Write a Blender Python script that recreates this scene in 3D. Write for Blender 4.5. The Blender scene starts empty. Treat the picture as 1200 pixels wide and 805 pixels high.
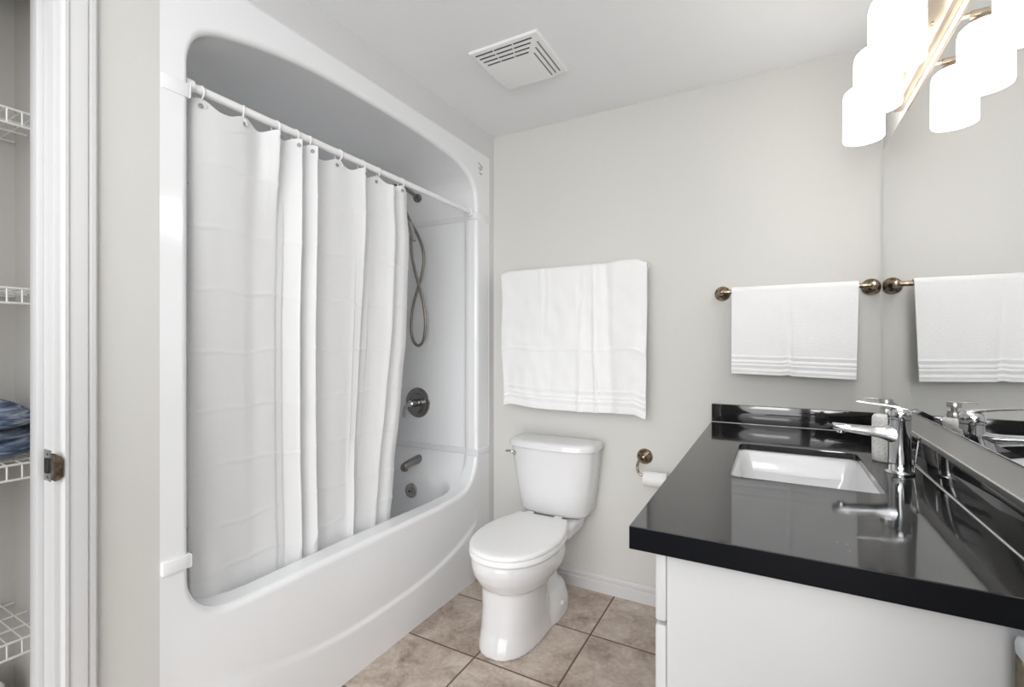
import bpy, bmesh, math, random
from mathutils import Vector, Matrix, noise
random.seed(7)
sc = bpy.context.scene
COL = sc.collection
PI = math.pi

# ------------------------------------------------------------------ camera
YAW = math.radians(28.7)
cam_d = bpy.data.cameras.new('camera'); cam = bpy.data.objects.new('camera', cam_d); COL.objects.link(cam)
cam.location = (0, 0, 1.26); cam.rotation_euler = (PI/2, 0, YAW)
cam_d.sensor_fit = 'HORIZONTAL'; cam_d.sensor_width = 36; cam_d.lens = 558/1200*36
cam_d.clip_start = .02
sc.camera = cam
# ------------------------------------------------------------------ world and light
W = bpy.data.worlds.new('daylight'); sc.world = W; W.use_nodes = True
WORLD_STRENGTH = 0.10
W.node_tree.nodes['Background'].inputs[0].default_value = (.975, .99, 1, 1)
W.node_tree.nodes['Background'].inputs[1].default_value = WORLD_STRENGTH
SHADE_STRENGTH = 7.0
sc.view_settings.view_transform = 'Standard'; sc.view_settings.look = 'None'
sc.view_settings.gamma = 1; sc.view_settings.use_curve_mapping = False
sc.view_settings.exposure = 0.07
# wide sun lamp added as even fill, entering the open side behind the camera
sun_d = bpy.data.lights.new('soft_fill_sun', 'SUN'); sun_d.energy = 3.6; sun_d.angle = math.radians(70)
sun = bpy.data.objects.new('soft_fill_sun', sun_d); COL.objects.link(sun)
sun.rotation_euler = Vector((-.35, 1, -.26)).to_track_quat('-Z', 'Y').to_euler()
def area(name, loc, rot, sx, sy, e, c=(1, 1, 1)):
    l = bpy.data.lights.new(name, 'AREA'); l.shape = 'RECTANGLE'; l.size = sx; l.size_y = sy; l.energy = e; l.color = c
    o = bpy.data.objects.new(name, l); COL.objects.link(o); o.location = loc; o.rotation_euler = rot; return o

def aim(o, v): o.rotation_euler = Vector(v).to_track_quat('-Z', 'Y').to_euler()
# added fill lamp behind the camera, aimed up and forward
back_fill = area('back_fill_light', (-.25, -.48, 1.60), (0, 0, 0), .8, .8, 14.5); aim(back_fill, (-.02, .70, 1))
# ------------------------------------------------------------------ helpers
def mat(name, col, rough=.5, metal=0, spec=.5, bump=None, coat=0, emis=None, fn=None):
    m = bpy.data.materials.new(name); m.use_nodes = True
    nt = m.node_tree; b = nt.nodes['Principled BSDF']
    b.inputs['Base Color'].default_value = (*col, 1); b.inputs['Roughness'].default_value = rough
    b.inputs['Metallic'].default_value = metal; b.inputs['Specular IOR Level'].default_value = spec
    b.inputs['Coat Weight'].default_value = coat
    if emis:
        b.inputs['Emission Color'].default_value = (*emis[0], 1); b.inputs['Emission Strength'].default_value = emis[1]
    if bump:
        sc_, st, det = bump
        tc = nt.nodes.new('ShaderNodeTexCoord'); n = nt.nodes.new('ShaderNodeTexNoise')
        n.inputs['Scale'].default_value = sc_; n.inputs['Detail'].default_value = det
        bp = nt.nodes.new('ShaderNodeBump'); bp.inputs['Strength'].default_value = st; bp.inputs['Distance'].default_value = .002
        nt.links.new(tc.outputs['Object'], n.inputs['Vector']); nt.links.new(n.outputs['Fac'], bp.inputs['Height'])
        nt.links.new(bp.outputs['Normal'], b.inputs['Normal'])
    if fn: fn(nt, b)
    return m
def srgb(r, g, b):
    f = lambda c: (c/255/12.92 if c/255 <= .04045 else ((c/255+.055)/1.055)**2.4)
    return (f(r), f(g), f(b))
def ramp(nt, src, stops):
    r = nt.nodes.new('ShaderNodeValToRGB'); e = r.color_ramp.elements
    while len(e) < len(stops): e.new(.5)
    for k, (p, c) in enumerate(stops): e[k].position = p; e[k].color = (*c, 1) if len(c) == 3 else c
    nt.links.new(src, r.inputs[0]); return r

def link(name, me, m, parent=None, smooth=True, auto=None):
    o = bpy.data.objects.new(name, me); COL.objects.link(o)
    if m is not None: me.materials.append(m)
    if parent is not None:
        root = parent
        while root.parent is not None: root = root.parent
        me.transform(Matrix.Translation(-Vector(root.location)))
        o.parent = parent
    if smooth:
        me.polygons.foreach_set('use_smooth', [True]*len(me.polygons))
    if auto is not None:
        try: me.set_sharp_from_angle(angle=math.radians(auto))
        except Exception: pass
    return o
def bm_obj(name, bm, m, parent=None, smooth=True, auto=35, origin=None):
    bmesh.ops.recalc_face_normals(bm, faces=bm.faces)
    me = bpy.data.meshes.new(name); bm.to_mesh(me); bm.free()
    o = link(name, me, m, parent, smooth, auto)
    if parent is None and origin is not None:
        me.transform(Matrix.Translation(-Vector(origin))); o.location = origin
    return o
def tag(o, label, cat, group=None, kind=None):
    if label: o['label'] = label
    if cat: o['category'] = cat
    if group: o['group'] = group
    if kind: o['kind'] = kind
    return o
def thing(name, loc, label, cat, group=None):
    o = bpy.data.objects.new(name, None); COL.objects.link(o); o.location = loc; o.empty_display_size = .05
    return tag(o, label, cat, group)
def struct(o):
    o['kind'] = 'structure'; return o

def box(bm, x0, x1, y0, y1, z0, z1, bev=0, seg=2):
    r = bmesh.ops.create_cube(bm, size=1)
    for v in r['verts']:
        v.co = Vector(((x0+x1)/2+v.co.x*(x1-x0), (y0+y1)/2+v.co.y*(y1-y0), (z0+z1)/2+v.co.z*(z1-z0)))
    if bev:
        es = {e for v in r['verts'] for e in v.link_edges}
        bmesh.ops.bevel(bm, geom=list(es), offset=bev, segments=seg, profile=.5, affect='EDGES')
    return bm
def nb(): return bmesh.new()
def loft(bm, rings, caps=(True, True), closed=True):
    vs = [[bm.verts.new(p) for p in r] for r in rings]
    n = len(rings[0])
    for a, b in zip(vs, vs[1:]):
        for i in range(n if closed else n-1):
            j = (i+1) % n
            bm.faces.new((a[i], a[j], b[j], b[i]))
    if caps[0]: bm.faces.new(vs[0][::-1])
    if caps[1]: bm.faces.new(vs[-1])
    return vs
def tube(bm, pts, r, n=10, caps=True, closed=False):
    pts = [Vector(p) for p in pts]; N = len(pts)
    rr = r if isinstance(r, (list, tuple)) else [r]*N
    rings = []; up = None
    for i, p in enumerate(pts):
        if closed: t = (pts[(i+1) % N]-pts[i-1]).normalized()
        else: t = (pts[min(i+1, N-1)]-pts[max(i-1, 0)]).normalized()
        if up is None:
            up = Vector((0, 0, 1)) if abs(t.z) < .9 else Vector((1, 0, 0))
        a = (up-t*up.dot(t)).normalized(); up = a; b = t.cross(a)
        rings.append([p+(a*math.cos(k*2*PI/n)+b*math.sin(k*2*PI/n))*rr[i] for k in range(n)])
    if closed:
        rings.append(rings[0]); vs = [[bm.verts.new(p) for p in r_] for r_ in rings[:-1]]; vs.append(vs[0])
        for a, b in zip(vs, vs[1:]):
            for i in range(n): bm.faces.new((a[i], a[(i+1) % n], b[(i+1) % n], b[i]))
    else: loft(bm, rings, (caps, caps))
    return bm
def lathe(bm, prof, origin, axis='z', n=32, caps=(True, True)):
    """prof: (radius, height) along axis"""
    o = Vector(origin); rings = []
    for r, h in prof:
        ring = []
        for k in range(n):
            c, s = r*math.cos(2*PI*k/n), r*math.sin(2*PI*k/n)
            if axis == 'z': p = Vector((c, s, h))
            elif axis == 'y': p = Vector((c, h, s))
            elif axis == '-y': p = Vector((c, -h, s))
            else: p = Vector((h, c, s))
            ring.append(o+p)
        rings.append(ring)
    loft(bm, rings, caps); return bm
def catmull(pts, n, closed=False):
    P = [Vector(p) for p in pts]; N = len(P); out = []
    segs = N if closed else N-1
    for i in range(segs):
        if closed: p0, p1, p2, p3 = P[i-1], P[i], P[(i+1) % N], P[(i+2) % N]
        else: p0, p1, p2, p3 = P[max(i-1, 0)], P[i], P[i+1], P[min(i+2, N-1)]
        for k in range(n):
            t = k/n
            out.append(.5*((2*p1)+(p2-p0)*t+(2*p0-5*p1+4*p2-p3)*t*t+(3*p1-p0-3*p2+p3)*t**3))
    if not closed: out.append(P[-1])
    return out
def sstep(a, b, x):
    t = max(0, min(1, (x-a)/(b-a))); return t*t*(3-2*t)
def lerp(a, b, t): return a+(b-a)*t
def grid_mesh(bm, P):
    vs = [[bm.verts.new(p) for p in row] for row in P]
    for a, b in zip(vs, vs[1:]):
        for i in range(len(a)-1): bm.faces.new((a[i], a[i+1], b[i+1], b[i]))
    return vs
def noise3(x, y, z): return noise.noise(Vector((x, y, z)))

# ------------------------------------------------------------------ materials
M = {}
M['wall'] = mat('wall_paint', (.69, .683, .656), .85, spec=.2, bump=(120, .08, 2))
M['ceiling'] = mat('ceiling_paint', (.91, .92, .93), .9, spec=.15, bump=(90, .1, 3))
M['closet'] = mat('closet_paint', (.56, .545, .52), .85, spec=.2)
M['trim'] = mat('trim_paint', (.70, .70, .705), .38, spec=.45)
M['acrylic'] = mat('white_acrylic', (.885, .895, .91), .13, spec=.5, coat=.3)
M['porcelain'] = mat('white_porcelain', (.79, .79, .80), .08, spec=.55, coat=.4)
M['plastic'] = mat('white_plastic', (.90, .90, .90), .3)
M['cabinet'] = mat('white_lacquer', (.77, .77, .775), .35)
M['chrome'] = mat('chrome', (.66, .67, .68), .09, 1)
M['steel'] = mat('brushed_steel', (.46, .45, .43), .28, 1)
M['darknickel'] = mat('dark_nickel', (.27, .26, .25), .22, 1)
M['hose'] = mat('hose_metal', (.30, .28, .24), .32, 1)
M['mirror'] = mat('mirror_glass', (.90, .905, .90), .0, 1)
M['dark'] = mat('dark_void', (.03, .03, .03), .8)
M['bronze'] = mat('warm_brushed_nickel', (.60, .50, .39), .45, 1)
M['socket'] = mat('aged_brass', (.45, .38, .26), .3, 1)
M['caulk'] = mat('white_caulk', (.75, .75, .73), .5)
M['wire'] = mat('white_vinyl_wire', (.80, .79, .76), .4)
def brass_fn(nt, b):
    tc = nt.nodes.new('ShaderNodeTexCoord'); n = nt.nodes.new('ShaderNodeTexNoise')
    n.inputs['Scale'].default_value = 55; n.inputs['Detail'].default_value = 4
    nt.links.new(tc.outputs['Object'], n.inputs['Vector'])
    r = ramp(nt, n.outputs['Fac'], [(.35, (.12, .085, .05)), (.5, (.30, .235, .17)), (.66, (.46, .38, .29))])
    nt.links.new(r.outputs[0], b.inputs['Base Color'])
M['antique'] = mat('antique_brass', (.3, .23, .16), .24, 1, fn=brass_fn)
def curtain_fn(nt, b):
    # a thin woven white polyester, letting a little light through
    tr = nt.nodes.new('ShaderNodeBsdfTranslucent'); tr.inputs[0].default_value = (.9, .9, .91, 1)
    mx = nt.nodes.new('ShaderNodeMixShader'); mx.inputs[0].default_value = .22
    out = nt.nodes['Material Output']
    nt.links.new(b.outputs[0], mx.inputs[1]); nt.links.new(tr.outputs[0], mx.inputs[2]); nt.links.new(mx.outputs[0], out.inputs[0])
M['curtain'] = mat('curtain_cloth', (.93, .935, .94), .75, spec=.2, fn=curtain_fn)
M['towel'] = mat('terry_cloth', (.90, .90, .905), .95, spec=.1, bump=(330, .9, 3))
M['paper'] = mat('white_paper', (.86, .85, .85), .9, spec=.1)
def shade_fn(nt, b): pass
M['shade'] = mat('lit_opal_glass', (.95, .94, .92), .25, emis=((1, .985, .96), SHADE_STRENGTH))
def counter_fn(nt, b):
    tc = nt.nodes.new('ShaderNodeTexCoord')
    n = nt.nodes.new('ShaderNodeTexNoise'); n.inputs['Scale'].default_value = 9; n.inputs['Detail'].default_value = 6
    nt.links.new(tc.outputs['Object'], n.inputs['Vector'])
    r = ramp(nt, n.outputs['Fac'], [(.35, (.035,)*3), (.75, (.10,)*3)])
    nt.links.new(r.outputs[0], b.inputs['Roughness'])
    v = nt.nodes.new('ShaderNodeTexVoronoi'); v.inputs['Scale'].default_value = 26
    nt.links.new(tc.outputs['Object'], v.inputs['Vector'])
    r2 = ramp(nt, v.outputs['Distance'], [(.0, (.30, .30, .29)), (.028, (.30, .30, .29)), (.04, (.012, .012, .0125)), (1, (.012, .012, .0125))])
    nt.links.new(r2.outputs[0], b.inputs['Base Color'])
M['counter'] = mat('black_quartz', (.006, .006, .007), .06, spec=.95, fn=counter_fn)
M['counter_edge'] = mat('black_quartz_edge', (.007, .0075, .010), .30, spec=.12)
TS = .366; TX, TY = -.692, 1.971
def tile_fn(nt, b):
    N = nt.nodes; L = nt.links
    geo = N.new('ShaderNodeNewGeometry'); sep = N.new('ShaderNodeSeparateXYZ'); L.new(geo.outputs['Position'], sep.inputs[0])
    def math_(op, a, b_=None, c=None):
        m = N.new('ShaderNodeMath'); m.operation = op
        for k, v in enumerate((a, b_, c)):
            if v is None: continue
            if isinstance(v, (int, float)): m.inputs[k].default_value = v
            else: L.new(v, m.inputs[k])
        return m.outputs[0]
    ux = math_('DIVIDE', math_('SUBTRACT', sep.outputs[0], TX), .358); uy = math_('DIVIDE', math_('SUBTRACT', sep.outputs[1], TY), TS)
    fx = math_('FRACT', math_('ADD', ux, 50)); fy = math_('FRACT', math_('ADD', uy, 50))
    dx = math_('MINIMUM', fx, math_('SUBTRACT', 1, fx)); dy = math_('MINIMUM', fy, math_('SUBTRACT', 1, fy))
    d = math_('MINIMUM', dx, dy)
    ix = math_('FLOOR', math_('ADD', ux, 50)); iy = math_('FLOOR', math_('ADD', uy, 50))
    comb = N.new('ShaderNodeCombineXYZ'); L.new(ix, comb.inputs[0]); L.new(iy, comb.inputs[1])
    wn = N.new('ShaderNodeTexWhiteNoise'); L.new(comb.outputs[0], wn.inputs[0])
    off = N.new('ShaderNodeVectorMath'); off.operation = 'MULTIPLY_ADD'; L.new(wn.outputs['Color'], off.inputs[0])
    off.inputs[1].default_value = (7, 7, 7); L.new(geo.outputs['Position'], off.inputs[2])
    n1 = N.new('ShaderNodeTexNoise'); n1.inputs['Scale'].default_value = 7.5; n1.inputs['Detail'].default_value = 9; n1.inputs['Roughness'].default_value = .66; n1.inputs['Distortion'].default_value = .6
    L.new(off.outputs[0], n1.inputs['Vector'])
    r1 = ramp(nt, n1.outputs['Fac'], [(.30, srgb(146, 129, 116)), (.46, srgb(186, 170, 157)), (.58, srgb(203, 189, 177)), (.74, srgb(219, 208, 198))])
    n2 = N.new('ShaderNodeTexNoise'); n2.inputs['Scale'].default_value = 60; n2.inputs['Detail'].default_value = 5; L.new(off.outputs[0], n2.inputs['Vector'])
    mx = N.new('ShaderNodeMix'); mx.data_type = 'RGBA'; mx.blend_type = 'OVERLAY'; mx.inputs[0].default_value = .35
    L.new(r1.outputs[0], mx.inputs[6]); L.new(n2.outputs['Fac'], mx.inputs[7])
    g = N.new('ShaderNodeMapRange'); g.inputs[1].default_value = .0085; g.inputs[2].default_value = .0115; L.new(d, g.inputs[0])
    mg = N.new('ShaderNodeMix'); mg.data_type = 'RGBA'; mg.inputs[6].default_value = (*srgb(112, 96, 84), 1)
    L.new(g.outputs[0], mg.inputs[0]); L.new(mx.outputs[2], mg.inputs[7]); L.new(mg.outputs[2], b.inputs['Base Color'])
    rr = N.new('ShaderNodeMapRange'); rr.inputs[3].default_value = .85; rr.inputs[4].default_value = .42; L.new(g.outputs[0], rr.inputs[0]); L.new(rr.outputs[0], b.inputs['Roughness'])
    bp = N.new('ShaderNodeBump'); bp.inputs['Strength'].default_value = .6; bp.inputs['Distance'].default_value = .003
    g2 = N.new('ShaderNodeMapRange'); g2.inputs[1].default_value = .004; g2.inputs[2].default_value = .013; L.new(d, g2.inputs[0])
    ad = math_('ADD', g2.outputs[0], math_('MULTIPLY', n2.outputs['Fac'], .25))
    L.new(ad, bp.inputs['Height']); L.new(bp.outputs['Normal'], b.inputs['Normal'])
M['tile'] = mat('floor_tile', (.4, .35, .3), .4, spec=.35, fn=tile_fn)
def blanket_fn(nt, b):
    N = nt.nodes; L = nt.links
    tc = N.new('ShaderNodeTexCoord'); mp = N.new('ShaderNodeMapping'); mp.inputs['Scale'].default_value = (6, 9, 75); mp.inputs['Rotation'].default_value = (.45, .2, .3)
    L.new(tc.outputs['Object'], mp.inputs[0])
    n = N.new('ShaderNodeTexNoise'); n.inputs['Scale'].default_value = 1.6; n.inputs['Detail'].default_value = 5; n.inputs['Distortion'].default_value = .9
    L.new(mp.outputs[0], n.inputs['Vector'])
    r = ramp(nt, n.outputs['Fac'], [(.33, srgb(62, 74, 98)), (.47, srgb(104, 118, 142)), (.58, srgb(146, 156, 172)), (.72, srgb(196, 196, 200))])
    L.new(r.outputs[0], b.inputs['Base Color'])
M['blanket'] = mat('streaked_blue_cotton', (.1, .13, .2), .9, spec=.15, fn=blanket_fn)
def pouch_fn(nt, b):
    N = nt.nodes; L = nt.links
    tc = N.new('ShaderNodeTexCoord'); n = N.new('ShaderNodeTexNoise'); n.inputs['Scale'].default_value = 22; n.inputs['Detail'].default_value = 3
    L.new(tc.outputs['Object'], n.inputs['Vector'])
    r = ramp(nt, n.outputs['Fac'], [(.36, srgb(78, 80, 52)), (.48, srgb(122, 112, 92)), (.56, srgb(150, 136, 122)), (.64, srgb(225, 230, 236))])
    L.new(r.outputs[0], b.inputs['Base Color'])
M['pouch'] = mat('olive_patterned_cloth', (.2, .2, .15), .8, fn=pouch_fn)
M['pouch_top'] = mat('pale_blue_grey_cloth', srgb(222, 230, 232), .8)
def soap_fn(nt, b):
    N = nt.nodes; L = nt.links
    tc = N.new('ShaderNodeTexCoord'); n = N.new('ShaderNodeTexNoise'); n.inputs['Scale'].default_value = 160; n.inputs['Detail'].default_value = 3
    L.new(tc.outputs['Object'], n.inputs['Vector'])
    r = ramp(nt, n.outputs['Fac'], [(.35, (.74, .73, .70)), (.5, (.93, .92, .90))]); L.new(r.outputs[0], b.inputs['Base Color'])
M['soap'] = mat('speckled_stoneware', (.8, .8, .78), .5, bump=(120, .2, 3), fn=soap_fn)

# ------------------------------------------------------------------ the room
XL, XR, YB, H = -1.4, .38, 2.34, 2.436
YF = -.45
UY0, UY1, UZ = .647, 2.287, 2.304          # the tub unit's outer edge on the left wall
bm = nb(); box(bm, -2.4, .5, YF, 2.46, -.1, 0); struct(bm_obj('floor', bm, M['tile'], smooth=False))
bm = nb(); box(bm, -2.4, .5, YF, 2.46, H, H+.1); struct(bm_obj('ceiling', bm, M['ceiling'], smooth=False))
bm = nb(); box(bm, -1.52, .5, YB, 2.46, 0, H); struct(bm_obj('wall_back', bm, M['wall'], smooth=False))
bm = nb(); box(bm, XR, .5, YF, YB, 0, H); struct(bm_obj('wall_right', bm, M['wall'], smooth=False))
bm = nb()
box(bm, -1.52, XL, .455, UY0, 0, H); box(bm, -1.52, XL, YF, -.34, 0, H); box(bm, -1.52, XL, -.34, .455, 2.10, H)
struct(bm_obj('wall_left', bm, M['wall'], smooth=False))
# painted bulkhead above the tub unit and the narrow return beside it
bm = nb(); box(bm, -1.52, XL, UY0, YB, UZ, H); box(bm, -1.52, XL, UY1+.0005, YB, 0, UZ)
struct(bm_obj('trim_2', bm, M['trim'], smooth=False))
# closet shell
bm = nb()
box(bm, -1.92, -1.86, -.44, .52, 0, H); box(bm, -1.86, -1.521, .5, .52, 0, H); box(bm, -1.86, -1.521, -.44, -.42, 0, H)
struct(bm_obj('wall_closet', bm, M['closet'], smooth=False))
# closet door frame: jamb with stop, casing
bm = nb()
box(bm, -1.525, -1.396, .437, .455, 0, 2.10, .002); box(bm, -1.525, -1.396, -.34, -.322, 0, 2.10, .002); box(bm, -1.525, -1.396, -.322, .437, 2.08, 2.10)
box(bm, -1.486, -1.446, .424, .438, 0, 2.08, .003)
box(bm, -1.486, -1.446, -.323, -.309, 0, 2.08, .003)
dr = struct(bm_obj('door_1', bm, M['trim'], auto=30))
def casing_prof(y0, sgn, x=XL):      # moulded casing, section in x (proud) / y
    pr = [(0, 0), (.012, 0), (.016, .004), (.016, .010), (.0125, .014), (.0145, .024), (.0155, .038), (.0155, .044), (.011, .048), (.013, .052), (.013, .060), (.010, .064), (0, .064)]
    return [(x+a, y0+sgn*b) for a, b in pr]
bm = nb()
for y0, s in ((.449, 1), (-.334, -1)):
    pr = casing_prof(y0, s); loft(bm, [[Vector((a, b, z)) for a, b in pr] for z in (0, 2.15)])
c_ = bm_obj('casing', bm, M['trim'], dr, auto=25)
# strike plate
bm = nb(); box(bm, -1.444, -1.402, .4355, .4372, .952, 1.022, .0006, 1)
pl = bm_obj('strike_plate', bm, M['steel'], dr); 
bm = nb(); box(bm, -1.404, -1.3822, .4350, .4372, .957, 1.017, .0005, 1)
loft(bm, [[Vector((x, y, z)) for y, z in ((.435, .957), (.442, .958), (.449, .966), (.450, 1.000), (.445, 1.010), (.435, 1.017))] for x in (-1.3835, -1.3818)])
lip = bm_obj('strike_lip', bm, M['antique'], pl, smooth=False)
bm = nb(); box(bm, -1.434, -1.412, .4348, .4358, .970, 1.003, .003); bm_obj('latch_hole', bm, M['dark'], pl)
for z in (.961, 1.013):
    bm = nb(); lathe(bm, [(.0001, .0022), (.0032, .0018), (.0038, 0)], (-1.424, .4358, z), '-y', 12); bm_obj('screw', bm, M['darknickel'], pl)
# baseboard on the back wall
bm = nb()
pr = [(0, 0), (.014, 0), (.014, .052), (.011, .055), (.011, .062), (.0135, .065), (.0135, .074), (.008, .078), (.006, .086), (0, .088)]
loft(bm, [[Vector((x, YB-a, z)) for a, z in pr] for x in (XL+.002, -.206)])
struct(bm_obj('baseboard_back', bm, M['trim'], auto=25))

# ------------------------------------------------------------------ tub and shower unit
cont = [(.719, 1.20), (.719, 1.60), (.719, 1.96), (.721, 2.05), (.742, 2.108), (.785, 2.142), (.87, 2.169), (.968, 2.190), (1.126, 2.211), (1.347, 2.219), (1.56, 2.219), (1.76, 2.211), (1.90, 2.199), (2.00, 2.182), (2.085, 2.150), (2.135, 2.105), (2.157, 2.045), (2.162, 1.96), (2.163, 1.60), (2.163, 1.20), (2.163, .85), (2.163, .70), (2.156, .62), (2.130, .56), (2.08, .512), (1.99, .487), (1.80, .483), (1.50, .487), (1.20, .490), (.95, .490), (.845, .492), (.79, .503), (.750, .532), (.724, .582), (.719, .64), (.719, .85)]
C2 = catmull([(a, b, 0) for a, b in cont], 8, True)
C2 = [(v.x, v.y) for v in C2]
# resample evenly so the apron is finely divided
def resample(P, n):
    L = [0]
    for i in range(len(P)):
        a, b = P[i], P[(i+1) % len(P)]; L.append(L[-1]+math.dist(a, b))
    out = []; j = 0
    for k in range(n):
        t = k*L[-1]/n
        while L[j+1] < t: j += 1
        u = (t-L[j])/max(1e-9, L[j+1]-L[j]); a, b = P[j], P[(j+1) % len(P)]
        out.append((a[0]+(b[0]-a[0])*u, a[1]+(b[1]-a[1])*u))
    return out
NC = 420
CT = resample(C2, NC)
cen = (1.44, 1.3)
def outer_pt(p):
    dy, dz = p[0]-cen[0], p[1]-cen[1]
    ks = []
    if dy > 0: ks.append((UY1-cen[0])/dy)
    if dy < 0: ks.append((UY0-cen[0])/dy)
    if dz > 0: ks.append((UZ-cen[1])/dz)
    if dz < 0: ks.append((0-cen[1])/dz)
    k = min(ks); return (cen[0]+dy*k, cen[1]+dz*k)
# bottom part maps straight down rather than radially
OUT = []
for p in CT:
    o = outer_pt(p)
    if p[1] < .52 and .79 < p[0] < 2.06:
        t = (p[0]-.79)/(2.06-.79); o = (lerp(.66, 2.275, t), 0)
    OUT.append(o)
# snap corners
for cy, cz in ((UY0, 0), (UY1, 0), (UY0, UZ), (UY1, UZ)):
    k = min(range(NC), key=lambda i: math.dist(OUT[i], (cy, cz))); OUT[k] = (cy, cz)
def ledge_z(y): return .180+.16*abs((y-1.47)/.75)**2.6
def front_x(y, z):
    g = max(0, 1-((y-1.44)/.76)**2)
    bow = .012*g*(1-sstep(.47, .60, z))*sstep(0, .40, z)
    st = .010*(1-sstep(-.008, .006, z-ledge_z(y)))
    side = sstep(.72, .92, y)*(1-sstep(2.06, 2.24, y))
    return XL+.0+bow+(st)*side*(1-sstep(.30, .50, z)*0)
RF = .020
rings = []
nk = [0, .03, .07, .13, .20, .29, .38, .5, .62, .75, .88, 1.0]       # fillet part
depths = []
for f in nk: depths.append(('f', f))
for k in range(1, 71): depths.append(('s', k/70))
for kind, f in depths[::-1]:
    ring = []
    for p, o in zip(CT, OUT):
        L_ = math.dist(p, o); rf = min(RF, L_*.45)
        ux, uz = (o[0]-p[0])/L_, (o[1]-p[1])/L_
        if kind == 'f': d = rf*(1-math.cos(f*PI/2)); dxo = -RF*(1-math.sin(f*PI/2))
        else: d = rf+(L_-rf)*f; dxo = 0
        y, z = p[0]+ux*d, p[1]+uz*d
        ring.append(Vector((front_x(y, z)+dxo, y, z)))
    rings.append(ring)
# inward sweep
def rr_in(x, y):       # inside distance of the basin outline
    cx, cy, hx, hy, r = -1.785, 1.45, .305, .655, .13
    qx, qy = abs(x-cx)-(hx-r), abs(y-cy)-(hy-r)
    return -(math.hypot(max(qx, 0), max(qy, 0))+min(max(qx, qy), 0)-r)
XBK = -2.17
prof = [(-.004, 0), (-.03, 0), (-.052, 0), (-.058, .006), (-.064, .012)]
prof += [(-.064-.012*k, .014) for k in range(1, 54)]
prof += [(XBK+1.42+.05*math.cos(a)-.05+.05, .014-.05*(1-math.cos(PI/2-a))) for a in (0.4, .8, 1.2)]
def basin(x, y, z):
    if z > .66: return z
    d = rr_in(x, y); return z-.34*sstep(0, .075, d) if d > 0 else z
sweep = []
for dx, off in prof:
    ring = []
    for i, p in enumerate(CT):
        a, b = CT[i-1], CT[(i+1) % NC]
        ty, tz = b[0]-a[0], b[1]-a[1]; l = math.hypot(ty, tz); ny, nz = -tz/l, ty/l
        # outward = away from centre
        if (p[0]-cen[0])*ny+(p[1]-cen[1])*nz < 0: ny, nz = -ny, -nz
        o = off*(1-sstep(1.88, 2.06, p[1])) if p[1] > .66 else (off*sstep(.5, .66, p[1]))
        y, z = p[0]+ny*o, p[1]+nz*o
        x = XL-RF+dx
        b_ = front_x(y, min(z, .47)) - XL if p[1] < .60 else 0
        x += b_*math.exp(dx*30)*(1-sstep(.47, .60, z))
        ring.append(Vector((x, y, basin(x, y, z))))
    sweep.append(ring)
unit = thing('tub_shower_unit', (-1.5, 1.467, 0), 'white one-piece tub and shower surround with arched opening and bowed apron', 'bathtub')
bm = nb()
vs = loft(bm, rings+sweep, (False, False))
# back wall of the alcove: rows across the last ring
cv = bm.verts.new((XBK, 1.44, 1.3)); last = vs[-1]
for i in range(NC):
    bm.faces.new((last[i], last[(i+1) % NC], cv))
shell = bm_obj('shell', bm, M['acrylic'], unit, auto=60)
# horizontal moulded bands where the sections meet
def band(z0, z1, h=.006):
    bm = nb()
    # front flange pieces
    box(bm, XL-.004, XL+h, UY0+.003, .7195, z0, z1, .003)
    box(bm, XL-.004, XL+h*.6, 2.163, UY1-.006, z0, z1, .002)
    # around the inside
    path = [(XL+h, .7215), (XL-.056, .7225), (XL-.080, .7135), (-2.10, .7135), (-2.145, .75), (-2.145, 2.13), (-2.10, 2.170), (XL-.080, 2.170), (XL-.056, 2.157), (XL-.004, 2.157)]
    path2 = [(XL+h, .716), (XL-.05, .716), (XL-.08, .700), (-2.12, .700), (-2.17, .74), (-2.17, 2.14), (-2.12, 2.182), (XL-.08, 2.182), (XL-.05, 2.168), (XL-.004, 2.168)]
    rows = []
    for (a, b), (c, d) in zip(path, path2):
        e = .4
        rows.append([Vector((c, d, z0)), Vector((lerp(c, a, e), lerp(d, b, e), z0)), Vector((a, b, z0+.004)), Vector((a, b, z1-.004)), Vector((lerp(c, a, e), lerp(d, b, e), z1)), Vector((c, d, z1))])
    loft(bm, rows)
    return bm_obj('seam_band', bm, M['acrylic'], unit, auto=30)
band(.650, .688, .009); band(1.930, 1.970, .003)
# thin border bead around the unit's outer edge
bm = nb()
box(bm, XL+.0005, XL+.003, UY0+.002, UY1-.001, UZ-.005, UZ-.001, .001, 1); box(bm, XL+.0005, XL+.003, UY1-.005, UY1-.001, .62, UZ-.005, .001, 1)
bm_obj('edge_bead', bm, M['acrylic'], unit)
# maker's mark: a small grey curled stroke over a short stroke
bm = nb()
def stroke(pts, r):
    P = catmull([(XL+.001, y, z) for y, z in pts], 5); tube(bm, P, r, 6)
stroke([(2.175, 2.238), (2.195, 2.235), (2.205, 2.215), (2.190, 2.205), (2.178, 2.218)], .0022)
stroke([(2.200, 2.205), (2.212, 2.222), (2.216, 2.235)], .0018)
stroke([(2.186, 2.190), (2.200, 2.184), (2.212, 2.190)], .0026)
bm_obj('embossed_mark', bm, mat('mark_grey', (.33, .33, .34), .4), unit)
# overflow plate
bm = nb(); lathe(bm, [(.0001, .010), (.012, .010), (.030, .008), (.038, .004), (.040, 0), (.040, -.02)], (-1.785, 2.074, .432), '-y', 32)
ov = bm_obj('overflow_plate', bm, M['steel'], unit)
bm = nb(); lathe(bm, [(.0001, .012), (.006, .012), (.006, .006)], (-1.785, 2.074, .432), '-y', 12); bm_obj('overflow_hole', bm, M['dark'], ov)

YE = 2.1765  # end wall
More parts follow.
